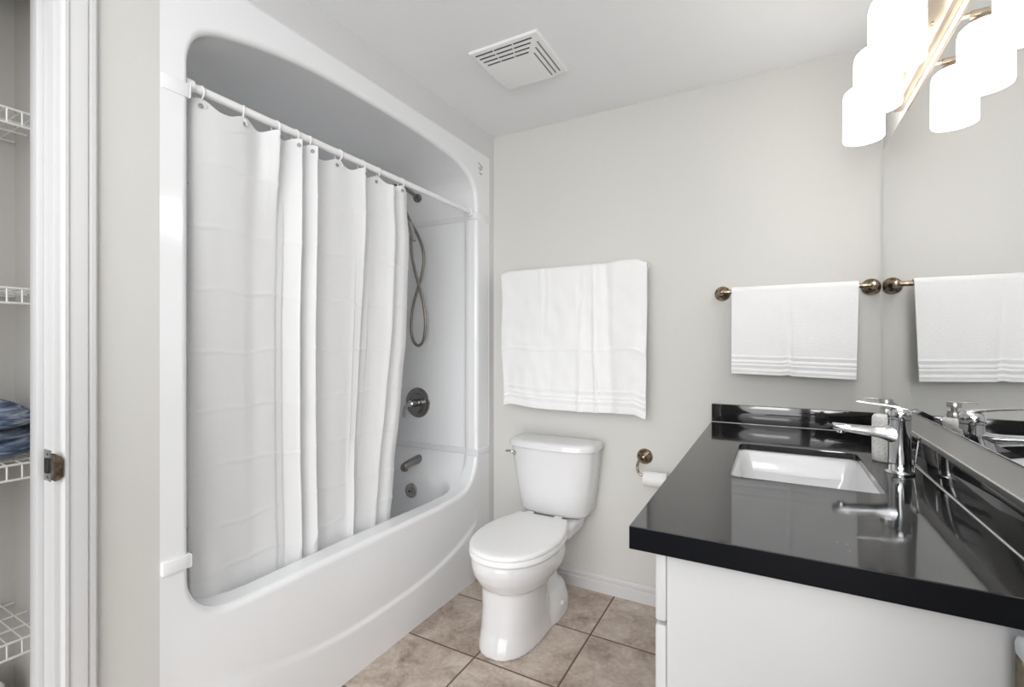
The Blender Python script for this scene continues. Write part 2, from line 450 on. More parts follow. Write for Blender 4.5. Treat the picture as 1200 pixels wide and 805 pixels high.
# valve
v_ = thing('shower_valve', (-1.818, YE, .915), 'dark nickel round shower valve with lever above the tub spout', 'shower valve')
bm = nb(); lathe(bm, [(.0001, .004), (.050, .004), (.056, .010), (.074, .012), (.084, .008), (.088, 0)], (-1.818, YE, .915), '-y', 48); bm_obj('escutcheon', bm, M['darknickel'], v_)
bm = nb(); lathe(bm, [(.022, .0), (.024, .02), (.019, .04), (.019, .060), (.012, .066), (.0001, .067)], (-1.818, YE-.008, .915), '-y', 32); bm_obj('hub', bm, M['chrome'], v_)
bm = nb(); tube(bm, catmull([(-1.818, YE-.066, .917), (-1.835, YE-.078, .905), (-1.848, YE-.084, .875), (-1.852, YE-.082, .835)], 5), [.012]*5+[.011]*5+[.009]*5+[.008], 14); bm_obj('lever', bm, M['steel'], v_)
# spout
s_ = thing('tub_spout', (-1.80, YE, .585), 'dark nickel tub spout below the round valve', 'tub spout')
bm = nb(); rings_ = []
for d, w, h0, h1 in ((0, .030, -.026, .032), (.012, .029, -.024, .031), (.05, .024, -.018, .026), (.09, .022, -.020, .020), (.12, .022, -.026, .014), (.145, .021, -.036, .008), (.150, .017, -.036, .002)):
    rings_.append([Vector((-1.80+w*math.cos(a), YE-d, .585+(h0+h1)/2+(h1-h0)/2*math.sin(a))) for a in [2*PI*k/24 for k in range(24)]])
loft(bm, rings_); bm_obj('body', bm, M['darknickel'], s_, auto=50)
bm = nb(); lathe(bm, [(.015, -.012), (.017, -.010), (.017, .005)], (-1.80, YE-.132, .560), 'z', 20); bm_obj('outlet_ring', bm, M['darknickel'], s_)
# shower arm and hose
YA = 2.146; a_ = thing('hand_shower', (-1.79, YA, 2.10), 'dark metal shower arm and looped flexible hose behind the curtain edge', 'shower')
bm = nb(); lathe(bm, [(.0001, .020), (.016, .020), (.026, .016), (.029, .010), (.029, 0)], (-1.79, YA, 2.10), '-y', 28); bm_obj('wall_flange', bm, M['darknickel'], a_)
bm = nb(); tube(bm, catmull([(-1.79, YA-.012, 2.10), (-1.79, YA-.10, 2.118), (-1.795, YA-.20, 2.11), (-1.80, YA-.26, 2.05)], 5), .0105, 12); bm_obj('arm', bm, M['darknickel'], a_)
bm = nb(); lathe(bm, [(.010, -.04), (.016, -.035), (.018, 0), (.045, .015), (.05, .03), (.0001, .034)][::-1], (-1.802, YA-.275, 2.00), 'z', 28); bm_obj('shower_head', bm, M['darknickel'], a_)
YH = 2.085
def hp(px, py):   # hose track on a plane just in front of the end wall
    u = px-600; v = py-402.5; t = YAW; d = (-math.sin(t)*558+math.cos(t)*u, math.cos(t)*558+math.sin(t)*u, -v); k = YH/d[1]
    return Vector((d[0]*k, YH, 1.26+d[2]*k))
hs = [(470, 232), (473, 243), (481, 262), (488, 275), (493, 290), (494.5, 305), (492, 322), (486.5, 342), (482, 362), (481, 384), (484, 399), (490.5, 405), (497, 399), (500, 382), (499, 362), (495, 342), (489.5, 322), (485.5, 305), (483.5, 290), (483, 275), (484, 266)]
P = [hp(*q) for q in hs]
for i, p in enumerate(P): p.y += .016*math.sin(i/len(P)*PI*2)-.02*sstep(0, .2, 1-i/len(P))*0
bm = nb(); tube(bm, catmull(P, 7), .0082, 12); bm_obj('hose', bm, M['hose'], a_)
bm = nb(); q = [hp(482.5, 262), hp(485.5, 272), hp(488.5, 283)]
for p in q: p.y -= .02
tube(bm, q, [.013, .016, .010], 14); bm_obj('hose_holder', bm, M['steel'], a_)

# ------------------------------------------------------------------ rod, rings, curtain
RX, RZ, RR = -1.432, 1.968, .0125
def rz(y): return RZ+.013*(1-(y-.72)/1.44)
rod = thing('shower_curtain_rod', (RX, 1.44, RZ), 'white tension rod spanning the arched tub opening', 'curtain rod')
bm = nb(); tube(bm, [(RX, .7275, rz(.7275)), (RX, 2.155, rz(2.155))], RR, 20); bm_obj('tube', bm, M['plastic'], rod)
for y0, y1 in ((.720, .742), (2.138, 2.1575)):
    bm = nb(); tube(bm, [(RX, y0, rz(y0)), (RX, y1, rz(y1))], RR+.006, 24); bm_obj('end_cap', bm, M['plastic'], rod)
ring_y = [.764, .890, .999, 1.072, 1.128, 1.257, 1.372, 1.462, 1.600]
ordn = ['first', 'second', 'third', 'fourth', 'fifth', 'sixth', 'seventh', 'eighth', 'last']
rmesh = None
for i, y in enumerate(ring_y):
    lab = f'{ordn[i]} white curtain ring from the left end of the rod, clipped over it'
    if i == 8: lab = 'white curtain ring farthest right on the rod, above the curtain\'s right edge'
    if rmesh is None:
        bm = nb(); pts = [(.0165*math.cos(a), .0015*math.sin(2*a), .021*math.sin(a)-.006) for a in [2*PI*k/28 for k in range(28)]]
        tube(bm, pts, .0022, 8, closed=True)
        pts = [Vector((.004, 0, -.026)), Vector((.012, .004, -.036)), Vector((.012, .008, -.044)), Vector((.004, .006, -.046))]
        tube(bm, catmull(pts, 4), .002, 8)
        o = bm_obj('curtain_ring', bm, M['plastic']); rmesh = o
    else:
        o = rmesh.copy(); COL.objects.link(o)
    o.location = (RX, y, rz(y)-.002); o.rotation_euler = (0, 0, [.15, -.4, .3, .2, -.3, .25, .5, -.3, .3][i])
    tag(o, lab, 'curtain ring', 'white rings along the shower curtain rod')
# curtain plan path (y, offset towards the room)
cp = [(.742, -.012), (.752, .004), (.80, .013), (.89, .010), (.945, -.004), (.975, .014), (.998, .030), (1.006, .010), (1.012, -.010), (1.04, .000), (1.068, .024), (1.079, .034), (1.086, .012), (1.092, -.008), (1.112, .004), (1.132, .030), (1.141, .036), (1.148, .012), (1.156, -.010), (1.20, -.014), (1.257, -.004), (1.32, .000), (1.355, .016), (1.372, .026), (1.380, .004), (1.388, -.016), (1.42, -.010), (1.462, -.004), (1.505, .012), (1.532, .030), (1.541, .014), (1.548, -.008), (1.575, .0), (1.60, .018), (1.622, .016), (1.645, .004)]
NP = 9
path = catmull([(a, b, 0) for a, b in cp], NP)
NZ = 330
ZT, ZB = 1.948, .40
def curtain_pt(i, v):
    p = path[i]; y, d = p.x, p.y; s = i/(len(path)-1)
    dmin = min(abs(y-r) for r in ring_y)
    ztop = ZT-.003-.020*sstep(.0, .055, dmin)
    ztop += rz(y)-RZ; z = lerp(ztop, ZB, v)
    h = sstep(0, 1, v)
    # folds: the first one only lives near the top, others run down and relax
    if y < .90: amp = lerp(1, .4, v)
    elif y < 1.03: amp = lerp(1, .10, sstep(.01, .22, v)) if y > .95 else lerp(lerp(1, .4, v), lerp(1, .10, sstep(.01, .22, v)), (y-.90)/.05)
    elif y < 1.16: amp = lerp(1, .80, v)
    elif y < 1.34: amp = lerp(1, .6, v)
    elif y < 1.42: amp = lerp(1, .35, sstep(.03, .45, v))+.45*sstep(.68, .95, v)
    else: amp = lerp(1, .5, v)
    d *= amp
    xb = lerp(RX-.006, -1.512, h**.8); k = xb/(RX-.006)
    edge = [(0, 1.640), (.18, 1.668), (.40, 1.675), (.6, 1.655), (.8, 1.630), (1, 1.612)]
    for (a, ea), (b, eb) in zip(edge, edge[1:]):
        if a <= v <= b: e = lerp(ea, eb, sstep(a, b, v)); break
    y2 = y*k
    if y > 1.2: y2 = 1.2*k+(y-1.2)/(1.645-1.2)*(e-1.2*k)
    if 1.3 < y < 1.6: y2 -= .030*sstep(.2, 1, v)*math.sin((y-1.3)/.3*PI)
    y2 += .006*math.sin(v*4+y*3)*sstep(.1, .5, v)
    # left bottom corner billow
    if s < .2:
        bl = math.exp(-((v-.90)/.08)**2)*math.exp(-((y-.80)/.05)**2); d += .02*bl
    x = xb
    x += d + .005*noise3(y*4, z*2.0, 3)
    # packing creases
    for k, zc in enumerate((1.78, 1.60, 1.42, 1.24, 1.06, .88, .70, .56)):
        zz = zc+.016*noise3(y*4, k*5, 0)+.004*math.sin(y*40)
        x += .0030*math.exp(-((z-zz)/.0055)**2)*(.35+.9*max(0, noise3(y*7, k*3, 7)+.35))
    x += .0016*noise3(y*20, z*10, 1)+.003*noise3(y*8, z*6, 5)*h
    if z < .62: x = min(x, lerp(-1.487, -1.45, sstep(.5, .62, z)))
    return Vector((x, y2, z))
cur = thing('shower_curtain', (RX, 1.2, ZB), 'white cloth shower curtain with packing creases drawn across the tub', 'shower curtain')
bm = nb(); grid_mesh(bm, [[curtain_pt(i, j/NZ) for i in range(len(path))] for j in range(NZ+1)])
co = bm_obj('cloth', bm, M['curtain'], cur, auto=None)
# doubled header hem
bm = nb(); G = []
for j in range(6):
    row = []
    for i in range(len(path)):
        p = curtain_pt(i, j/5*.031); a = curtain_pt(max(i-1, 0), j/5*.031); b = curtain_pt(min(i+1, len(path)-1), j/5*.031)
        t = (b-a); n = Vector((t.y, -t.x, 0)).normalized(); row.append(p+n*.0016)
    G.append(row)
grid_mesh(bm, G); bm_obj('header_hem', bm, M['curtain'], cur, auto=None)
gm = mat('grommet_grey', (.36, .36, .37), .4, .3)
for y in ring_y:
    i = min(range(len(path)), key=lambda k: abs(path[k].x-y)+(.0 if path[k].y > -.012 else .01))
    p = curtain_pt(i, .014); a = curtain_pt(max(i-2, 0), .014); b = curtain_pt(min(i+2, len(path)-1), .014); t = (b-a).normalized()
    n = Vector((t.y, -t.x, 0)).normalized()
    up = Vector((0, 0, 1)); c = p+n*.003
    bm = nb(); tube(bm, [c+(t*math.cos(q)+up*math.sin(q))*.0052 for q in [2*PI*k/18 for k in range(18)]], .0019, 7, closed=True)
    gg = bm_obj('grommet', bm, gm, cur)
    bm = nb(); loft(bm, [[c+n*dd+(t*math.cos(q)+up*math.sin(q))*.0036 for q in [2*PI*k/14 for k in range(14)]] for dd in (-.001, .0005)]); bm_obj('eyelet', bm, gm, gg)

# ------------------------------------------------------------------ toilet
TC = -.985
toi = thing('toilet', (TC, 1.9, 0), 'white two-piece toilet with closed lid and chrome flush lever', 'toilet')
def egg(a, yf, yb, z, n=40, ex=2.15, xc=TC, wy=.56):
    yc = lerp(yf, yb, wy); out = []
    for k in range(n):
        t = 2*PI*k/n; c, s = math.cos(t), math.sin(t)
        x = a*math.copysign(abs(c)**(2/ex), c)
        ly = (yb-yc) if s > 0 else (yc-yf)
        y = ly*math.copysign(abs(s)**(2/(ex if s < 0 else 2.6)), s)
        out.append(Vector((xc+x, yc+y, z)))
    return out
bm = nb()
S = [(.375, .176, 1.612, 2.10), (.365, .183, 1.604, 2.10), (.335, .184, 1.604, 2.10), (.30, .176, 1.615, 2.09), (.27, .160, 1.634, 2.06), (.25, .145, 1.650, 2.0)]
loft(bm, [egg(a, f, b, z) for z, a, f, b in S])
S = [(.30, .125, 1.668, 1.98), (.24, .126, 1.664, 1.99), (.16, .122, 1.660, 2.0), (.08, .122, 1.648, 2.02), (.03, .127, 1.630, 2.06), (.0, .130, 1.622, 2.08)]
loft(bm, [egg(a, f, b, z, ex=2.5) for z, a, f, b in S])
S = [(.34, .085, 1.88, 2.20), (.2, .082, 1.88, 2.16), (.0, .095, 1.86, 2.18)]
loft(bm, [egg(a, f, b, z, ex=2.6) for z, a, f, b in S])
S = [(.155, .085, 1.93, 2.13), (.13, .122, 1.90, 2.17), (.06, .140, 1.86, 2.20), (.0, .142, 1.84, 2.205)]
loft(bm, [egg(a, f, b, z, ex=2.3) for z, a, f, b in S])
# deck carrying the tank
def deck(z, hw0, hw1, y0, y1): return [Vector((TC+sx*h, y, z)) for sx, h, y in ((-1, hw0, y0), (-1, hw1, lerp(y0, y1, .45)), (-1, hw1, y1), (1, hw1, y1), (1, hw1, lerp(y0, y1, .45)), (1, hw0, y0))]
loft(bm, [deck(.318, .08, .11, 2.0, 2.24), deck(.335, .11, .145, 1.98, 2.28), deck(.392, .125, .158, 1.98, 2.29), deck(.400, .120, .150, 2.09, 2.28)])
o = bm_obj('bowl', bm, M['porcelain'], toi, auto=None)
m_ = o.modifiers.new('union', 'REMESH'); m_.mode = 'VOXEL'; m_.voxel_size = .0055; m_.use_smooth_shade = True
m_ = o.modifiers.new('soften', 'SMOOTH'); m_.factor = .5; m_.iterations = 14
# bolt cap
bm = nb(); lathe(bm, [(.0001, .016), (.007, .015), (.012, .010), (.013, -.02)], (TC+.130, 2.03, .070), 'x', 20); bc = bm_obj('bolt_cap', bm, M['porcelain'], toi)
def seat_outline(z, inset=0, n=64):
    # half widths from hinge side to the tip
    prof_ = [(2.118, .128), (2.10, .136), (2.06, .150), (2.00, .170), (1.93, .184), (1.86, .188), (1.78, .180), (1.71, .158), (1.655, .122), (1.622, .080), (1.606, .038), (1.602, 0)]
    R = catmull([(a, b, 0) for a, b in prof_], 4)
    pts = [(v.y, v.x) for v in R] + [(-v.y, v.x) for v in R[::-1][1:]]
    cx, cy = 0, 1.86; out = []
    for x, y in pts:
        l = math.hypot(x-cx, y-cy); k = (l-inset)/l; out.append(Vector((TC+cx+(x-cx)*k, cy+(y-cy)*k, z)))
    return out
bm = nb(); loft(bm, [seat_outline(.3785, .004), seat_outline(.381, .0), seat_outline(.398, .0), seat_outline(.4015, .004)]); bm_obj('seat', bm, M['plastic'], toi, auto=50)
bm = nb(); loft(bm, [seat_outline(.4045, .005), seat_outline(.4065, .001), seat_outline(.415, .001), seat_outline(.4205, .006), seat_outline(.4235, .016), seat_outline(.4255, .05), seat_outline(.4265, .11)]); bm_obj('seat_lid', bm, M['plastic'], toi, auto=50)
for sx in (-1, 1):
    bm = nb(); box(bm, TC+sx*.075-.02, TC+sx*.075+.02, 2.105, 2.135, .392, .424, .006); bm_obj('hinge', bm, M['plastic'], toi)
TT = TC+.014
def tank_sec(z, hw, yf, yc, yb=2.325, n=22, ins=0, ex=2.7):
    pts = []
    hw -= ins; yf += ins; yb -= ins
    for k in range(n+1):
        t = PI*k/n; c, s = math.cos(t), math.sin(t)
        x = hw*math.copysign(abs(c)**(2/ex), c); y = yc-(yc-yf)*abs(s)**(2/2.0)
        pts.append(Vector((TT+x, y, z)))
    r = .02
    pts += [Vector((TT-hw, yb-r, z)), Vector((TT-hw+r*.3, yb-r*.3, z)), Vector((TT-hw+r, yb, z)), Vector((TT+hw-r, yb, z)), Vector((TT+hw-r*.3, yb-r*.3, z)), Vector((TT+hw, yb-r, z))]
    return pts
bm = nb(); loft(bm, [tank_sec(.402, .150, 2.175, 2.23), tank_sec(.412, .172, 2.152, 2.22), tank_sec(.425, .182, 2.143, 2.22), tank_sec(.55, .200, 2.130, 2.205), tank_sec(.68, .214, 2.120, 2.19), tank_sec(.738, .219, 2.116, 2.185)]); bm_obj('tank', bm, M['porcelain'], toi, auto=50)
bm = nb(); loft(bm, [tank_sec(.7395, .229, 2.100, 2.18, ins=.002), tank_sec(.742, .231, 2.099, 2.18), tank_sec(.762, .230, 2.100, 2.18), tank_sec(.770, .230, 2.100, 2.18, ins=.006), tank_sec(.776, .230, 2.100, 2.18, ins=.02), tank_sec(.778, .230, 2.10, 2.18, ins=.045)]); bm_obj('tank_lid', bm, M['porcelain'], toi, auto=50)
fl = bm = nb(); lathe(bm, [(.0001, .012), (.010, .012), (.013, 0)], (TC-.175, 2.158, .70), '-y', 16); fo = bm_obj('lever_boss', bm, M['chrome'], toi)
bm = nb(); tube(bm, catmull([(TC-.170, 2.142, .692), (TC-.180, 2.134, .706), (TC-.200, 2.134, .712), (TC-.224, 2.142, .706)], 5), [.006]*5+[.0065]*5+[.006]*5+[.004], 10); bm_obj('flush_lever', bm, M['chrome'], toi)

# ------------------------------------------------------------------ toilet paper holder and roll
h_ = thing('toilet_paper_holder', (-.545, YB, .712), 'antique brass open-arm paper holder on the wall right of the toilet', 'paper holder')
bm = nb(); lathe(bm, [(.038, 0), (.037, .006), (.030, .014), (.020, .020), (.012, .026), (.0115, .040), (.0001, .046)], (-.545, YB, .712), '-y', 36); bm_obj('rosette', bm, M['antique'], h_)
bm = nb(); tube(bm, catmull([(-.548, YB-.030, .705), (-.560, YB-.055, .700), (-.563, YB-.075, .680), (-.556, YB-.080, .652), (-.540, YB-.080, .640), (-.515, YB-.080, .640), (-.40, YB-.080, .640)], 6), .006, 12); bm_obj('arm', bm, M['antique'], h_)
r_ = thing('toilet_paper_roll', (-.47, YB-.08, .628), 'small white toilet paper roll on the brass holder beside the counter', 'toilet paper')
bm = nb(); X0, X1 = -.530, -.425
rg = []
for r, x in ((.0145, X0), (.034, X0), (.034, X1), (.0145, X1)): rg.append([Vector((x, YB-.08+r*math.cos(a), .628+r*math.sin(a))) for a in [2*PI*k/40 for k in range(40)]])
rg.append(rg[0]); vs_ = [[bm.verts.new(p) for p in q] for q in rg[:-1]]; vs_.append(vs_[0])
for a, b in zip(vs_, vs_[1:]):
    for i in range(40): bm.faces.new((a[i], a[(i+1) % 40], b[(i+1) % 40], b[i]))
bm_obj('paper', bm, M['paper'], r_, auto=40)
bm = nb(); G = [[Vector((lerp(X0, X1, i/6), YB-.08-.0345, .628-.05*j/5)) for i in range(7)] for j in range(6)]
G = [[Vector((p.x, YB-.08-.0347*math.cos(min(.9, j*.18)), .628-.0347*math.sin(min(.9, j*.18)))) for p in G[0]] for j in range(6)]
grid_mesh(bm, G); bm_obj('loose_sheet', bm, M['paper'], r_)

# ------------------------------------------------------------------ towels and bars
def towel_bar(name, x0, x1, z, yb_, label, r=.0095, ros=.033):
    t = thing(name, ((x0+x1)/2, YB, z), label, 'towel bar')
    bm = nb(); tube(bm, [(x0, yb_, z), (x1, yb_, z)], r, 18); bm_obj('bar', bm, M['antique'], t)
    for x in (x0, x1):
        bm = nb(); lathe(bm, [(ros, 0), (ros, .005), (ros*.88, .013), (ros*.6, .021), (.014, .027), (.0125, YB-yb_-.012), (.014, YB-yb_-.008), (.015, YB-yb_), (.012, YB-yb_+.010), (.0001, YB-yb_+.015)], (x, YB, z), '-y', 32)
        p = bm_obj('post', bm, M['antique'], t)
        bm = nb(); lathe(bm, [(.002, 0), (.0028, .002), (.0028, .005), (.0001, .006)], (x, yb_, z+.0135), 'z', 10); bm_obj('set_screw', bm, M['antique'], p)
    return t
towel_bar('towel_bar', -.198, .342, 1.484, 2.272, 'antique brass towel bar on the back wall beside the mirror')
towel_bar('towel_bar', -1.205, -.600, 1.634, 2.272, 'towel bar hidden under the large bath towel above the toilet')
def towel(name, loc, x0, x1, zb, yb_, Lf, Lb, off, foldfn, label, bands, th=.007, nu=120, xfn=None):
    rb = .0125+th/2
    prof_ = [(yb_+rb, zb-Lb+Lb*k/20, -1) for k in range(20)]
    for k in range(9):
        a = PI*k/8; prof_.append((yb_+rb*math.cos(a), zb+rb*math.sin(a), 0))
    for k in range(1, 111): prof_.append((yb_-rb, zb-Lf*k/110, 1))
    G = []
    for (y, z, side) in prof_:
        row = []
        for i in range(nu+1):
            s = i/nu; dn = max(0, (zb-z)/Lf)
            x = lerp(x0, x1, s)
            if xfn: x = xfn(s, dn, side, x)
            if side == -1: x = (x0+x1)/2+(x-(x0+x1)/2)*.965
            dy, dz = foldfn(s, dn, side)
            yy = y-dy if side >= 0 else y-dy*.3
            if side == 1: yy -= off*dn
            for bz, w, h in bands:
                if side == 1: yy -= h*math.exp(-((z-bz)/w)**2)
            zz = z+dz
            if side == -1: yy = min(yy, YB-.006)
            row.append(Vector((x, yy, zz)))
        G.append(row)
    t = thing(name, loc, label, 'towel')
    bm = nb(); grid_mesh(bm, G); o = bm_obj('terry_cloth', bm, M['towel'], t, auto=None)
    md = o.modifiers.new('thickness', 'SOLIDIFY'); md.thickness = th; md.offset = 0
    md = o.modifiers.new('round', 'BEVEL'); md.width = .002; md.segments = 2; md.limit_method = 'ANGLE'
    return t
def small_fold(s, dn, side):
    dy = .004*math.sin(s*7+1)*dn+.003*noise3(s*6, dn*4, 2)
    dy -= .010*math.exp(-((s-.47-.03*dn)/.018)**2)*sstep(.0, .5, dn)*.6
    dy += .008*sstep(.47, .6, s)*dn
    dz = -.012*s*dn+.004*math.exp(-((s-.47)/.03)**2)*dn if side == 1 else 0
    return dy, dz
towel('hand_towel', (.075, 2.272, 1.49), -.156, .292, 1.484, 2.272, .352, .30, .004, small_fold, 'small white hand towel on the brass bar beside the mirror',
      [(1.205, .003, .003), (1.193, .002, -.002), (1.183, .003, .0028), (1.170, .003, .003), (1.158, .002, -.0015), (1.148, .003, .002)], nu=90, xfn=lambda s, dn, side, x: x-.010*dn*sstep(.3, 1, s))
def big_fold(s, dn, side):
    dy = .010*math.sin(s*5.2+.6)*dn*.8+.010*noise3(s*5, dn*2.5, 8)+.0055*noise3(s*15, dn*8, 4)*sstep(0, .2, dn)
    for c, w, a, sl in ((.30, .012, .004, .02), (.355, .010, .005, .0), (.60, .014, .006, -.03), (.665, .010, .007, .02), (.74, .03, -.008, .05)):
        dy += a*math.exp(-((s-c-sl*dn)/w)**2)*(.8+.8*math.sin(dn*2.6+c*9))
    dy += .030*sstep(.70, .95, s)*(.4+.6*dn)*(1 if side >= 0 else 0)
    dy += .003*math.exp(-((dn-.57-.02*noise3(s*3, 0, 1))/.007)**2)
    dz = 0
    if side >= 0: dz = -.022*sstep(.92, 1.0, s)-.010*sstep(.05, 0, s)
    if side >= 0: dz += .008*sstep(.70, .86, s)*(1-sstep(0, .15, dn))
    dz += (-.006*s+.012*noise3(s*3, 2, 2)-.018*math.sin(s*PI)+.010)*dn
    return dy, dz
towel('bath_towel', (-.9, 2.272, 1.64), -1.300, -.512, 1.634, 2.272, .705, .60, .012, big_fold, 'large white bath towel hanging on the wall above the toilet',
      [(1.030, .004, .004), (1.010, .003, -.003), (.998, .003, .003), (.980, .004, .004), (.962, .003, -.002)], th=.009, nu=150, xfn=lambda s, dn, side, x: x+.022*dn*(1-sstep(0, .5, s))+.004*math.sin(dn*9)*(1-s)-.01*math.sin(dn*PI)*s*0)

# ------------------------------------------------------------------ vanity
CZ = .908; CY0 = .916; CX0 = -.244
van = thing('vanity_cabinet', (.08, 1.63, 0), 'white vanity cabinet with flat drawer and door fronts under the black counter', 'cabinet')
bm = nb()
PY0 = .937; PX0 = -.177; CB = CZ-.044
box(bm, PX0, .374, PY0, PY0+.018, 0, CB, .0015); box(bm, PX0, .374, 2.315, 2.333, 0, CB, .0015)
box(bm, PX0, .374, PY0+.018, 2.315, .09, .108); box(bm, .362, .374, PY0+.018, 2.315, .108, CB); box(bm, PX0+.05, PX0+.068, PY0+.018, 2.315, 0, .09)
box(bm, PX0, PX0+.02, PY0+.018, 2.315, CB-.05, CB)
bm_obj('body', bm, M['cabinet'], van, auto=30)
ncol = 3; w = (2.333-PY0)/ncol
for k in range(ncol):
    y0, y1 = PY0+k*w+.0015, PY0+(k+1)*w-.0015
    for nm, z0, z1 in (('drawer', .727, CB-.003), ('door', .095, .719)):
        bm = nb(); box(bm, PX0-.022, PX0-.0015, y0, y1, z0, z1, .004, 3); bm_obj(nm, bm, M['cabinet'], van, auto=30)
# counter
ct = thing('countertop', (.07, 1.63, CB), 'glossy black quartz countertop with upstands along both walls', 'countertop')
def rrect(x0, x1, y0, y1, r, z, n=8):
    out = []
    for cx, cy, a0 in ((x1-r, y1-r, 0), (x0+r, y1-r, PI/2), (x0+r, y0+r, PI), (x1-r, y0+r, 1.5*PI)):
        for k in range(n+1):
            a = a0+PI/2*k/n; out.append(Vector((cx+r*math.cos(a), cy+r*math.sin(a), z)))
    return out
HX0, HX1, HY0, HY1 = -.100, .234, 1.392, 1.862
def slab_rings(z): return rrect(CX0+.0015, XR-.001, CY0+.0015, YB-.001, .0015, z)
hole = lambda z, e=0: rrect(HX0-e, HX1+e, HY0-e, HY1+e, .022, z)
bm = nb()
rings_ = [hole(CZ-.020), hole(CZ-.0015), hole(CZ, .0015), rrect(CX0+.0015, XR-.002, CY0+.0015, YB-.002, .0015, CZ), rrect(CX0, XR-.001, CY0, YB-.001, .0025, CZ-.0015), rrect(CX0, XR-.001, CY0, YB-.001, .0025, CB), rrect(CX0+.02, XR-.02, CY0+.02, YB-.02, .003, CB), rrect(CX0+.02, XR-.02, CY0+.02, YB-.02, .003, CZ-.020), hole(CZ-.020, .0)]
loft(bm, rings_, (False, False)); o = bm_obj('slab', bm, M['counter'], ct, smooth=False, auto=None)
o.data.materials.append(M['counter_edge'])
for f in o.data.polygons:
    if abs(f.normal.z) < .3 and (f.center.x+ct.location.x < CX0+.004 or f.center.y+ct.location.y < CY0+.004): f.material_index = 1
bm = nb(); box(bm, CX0+.002, XR-.0215, YB-.0205, YB-.001, CZ, CZ+.080, .0015); bm_obj('upstand', bm, M['counter'], ct, auto=40)
bm = nb(); box(bm, XR-.0205, XR-.001, CY0+.002, YB-.001, CZ, CZ+.080, .0015); bm_obj('upstand', bm, M['counter'], ct, auto=40)
bm = nb(); box(bm, XR-.023, XR-.0195, CY0+.003, YB-.022, CZ-.0004, CZ+.0022, .0008, 1); box(bm, CX0+.003, XR-.022, YB-.023, YB-.0200, CZ-.0004, CZ+.0018, .0008, 1); box(bm, XR-.0040, XR-.0005, CY0+.003, YB-.022, CZ+.0785, CZ+.0825, .001, 1); bm_obj('caulk_line', bm, M['caulk'], ct, auto=40)
# sink
sk = thing('sink', (.067, 1.627, .75), 'white rectangular undermount sink set in the black counter', 'sink')
bm = nb()
e = .004
z0 = CZ-.0205
rings_ = [rrect(HX0-.03, HX1+.03, HY0-.03, HY1+.03, .03, z0-.012), rrect(HX0-.03, HX1+.03, HY0-.03, HY1+.03, .03, z0), rrect(HX0-e, HX1+e, HY0-e, HY1+e, .026, z0), rrect(HX0, HX1, HY0, HY1, .03, z0-.006), rrect(HX0+.008, HX1-.008, HY0+.008, HY1-.008, .035, z0-.07), rrect(HX0+.02, HX1-.02, HY0+.02, HY1-.02, .045, z0-.115), rrect(HX0+.05, HX1-.05, HY0+.06, HY1-.06, .05, z0-.135), rrect(HX0+.12, HX1-.12, HY0+.18, HY1-.18, .04, z0-.140)]
loft(bm, rings_, (False, True)); bm_obj('basin', bm, M['porcelain'], sk, auto=45)
bm = nb(); lathe(bm, [(.024, -.001), (.024, .003), (.018, .004), (.0001, .003)], (.067, 1.627, z0-.140), 'z', 24); bm_obj('drain', bm, M['chrome'], sk)

# faucet
FX, FY = .302, 1.637
fc = thing('faucet', (FX, FY, CZ), 'chrome single-lever faucet behind the sink', 'faucet')
bm = nb(); lathe(bm, [(.0335, 0), (.0335, .004), (.029, .007), (.0265, .010), (.0255, .03), (.0255, .145), (.0262, .146)], (FX, FY, CZ+.0005), 'z', 40); bm_obj('body', bm, M['chrome'], fc, auto=50)
bm = nb(); lathe(bm, [(.0245, .147), (.0262, .149), (.0262, .166), (.024, .172), (.016, .176), (.0001, .177)], (FX, FY, CZ), 'z', 40); cp_ = bm_obj('cap', bm, M['chrome'], fc, auto=50)
def rsec(x, zc, hw, hh, n=20, ex=4):
    out = []
    for k in range(n):
        t = 2*PI*k/n; c, s = math.cos(t), math.sin(t)
        out.append(Vector((x, FY+hw*math.copysign(abs(c)**(2/ex), c), zc+hh*math.copysign(abs(s)**(2/ex), s))))
    return out
bm = nb()
loft(bm, [rsec(FX-.004, CZ+.104, .0248, .032, ex=3), rsec(FX-.016, CZ+.105, .0228, .027, ex=3), rsec(FX-.026, CZ+.1065, .0215, .0215, ex=3.3), rsec(FX-.038, CZ+.1075, .0205, .0165), rsec(FX-.06, CZ+.109, .0195, .0135), rsec(FX-.11, CZ+.113, .0185, .0105), rsec(FX-.148, CZ+.117, .0175, .009), rsec(FX-.152, CZ+.1175, .0155, .007)]); sp = bm_obj('spout', bm, M['chrome'], fc, auto=50)
bm = nb(); lathe(bm, [(.011, 0), (.011, -.006), (.009, -.007), (.0001, -.006)], (FX-.132, FY, CZ+.106), 'z', 20); bm_obj('aerator', bm, M['chrome'], sp)
bm = nb()
loft(bm, [rsec(FX+.014, CZ+.175, .014, .003), rsec(FX-.004, CZ+.178, .014, .005), rsec(FX-.022, CZ+.181, .009, .0042), rsec(FX-.042, CZ+.184, .0055, .0030), rsec(FX-.092, CZ+.189, .004, .0022), rsec(FX-.097, CZ+.1895, .003, .0015)]); bm_obj('lever', bm, M['chrome'], fc, auto=50)
bm = nb(); tube(bm, [(FX+.028, FY-.002, CZ+.002), (FX+.040, FY-.002, CZ+.095)], .0024, 10); lathe(bm, [(.0028, .092), (.006, .098), (.0065, .102), (.0001, .103)], (FX+.040, FY-.002, CZ), 'z', 16); bm_obj('pop_up_rod', bm, M['chrome'], fc)

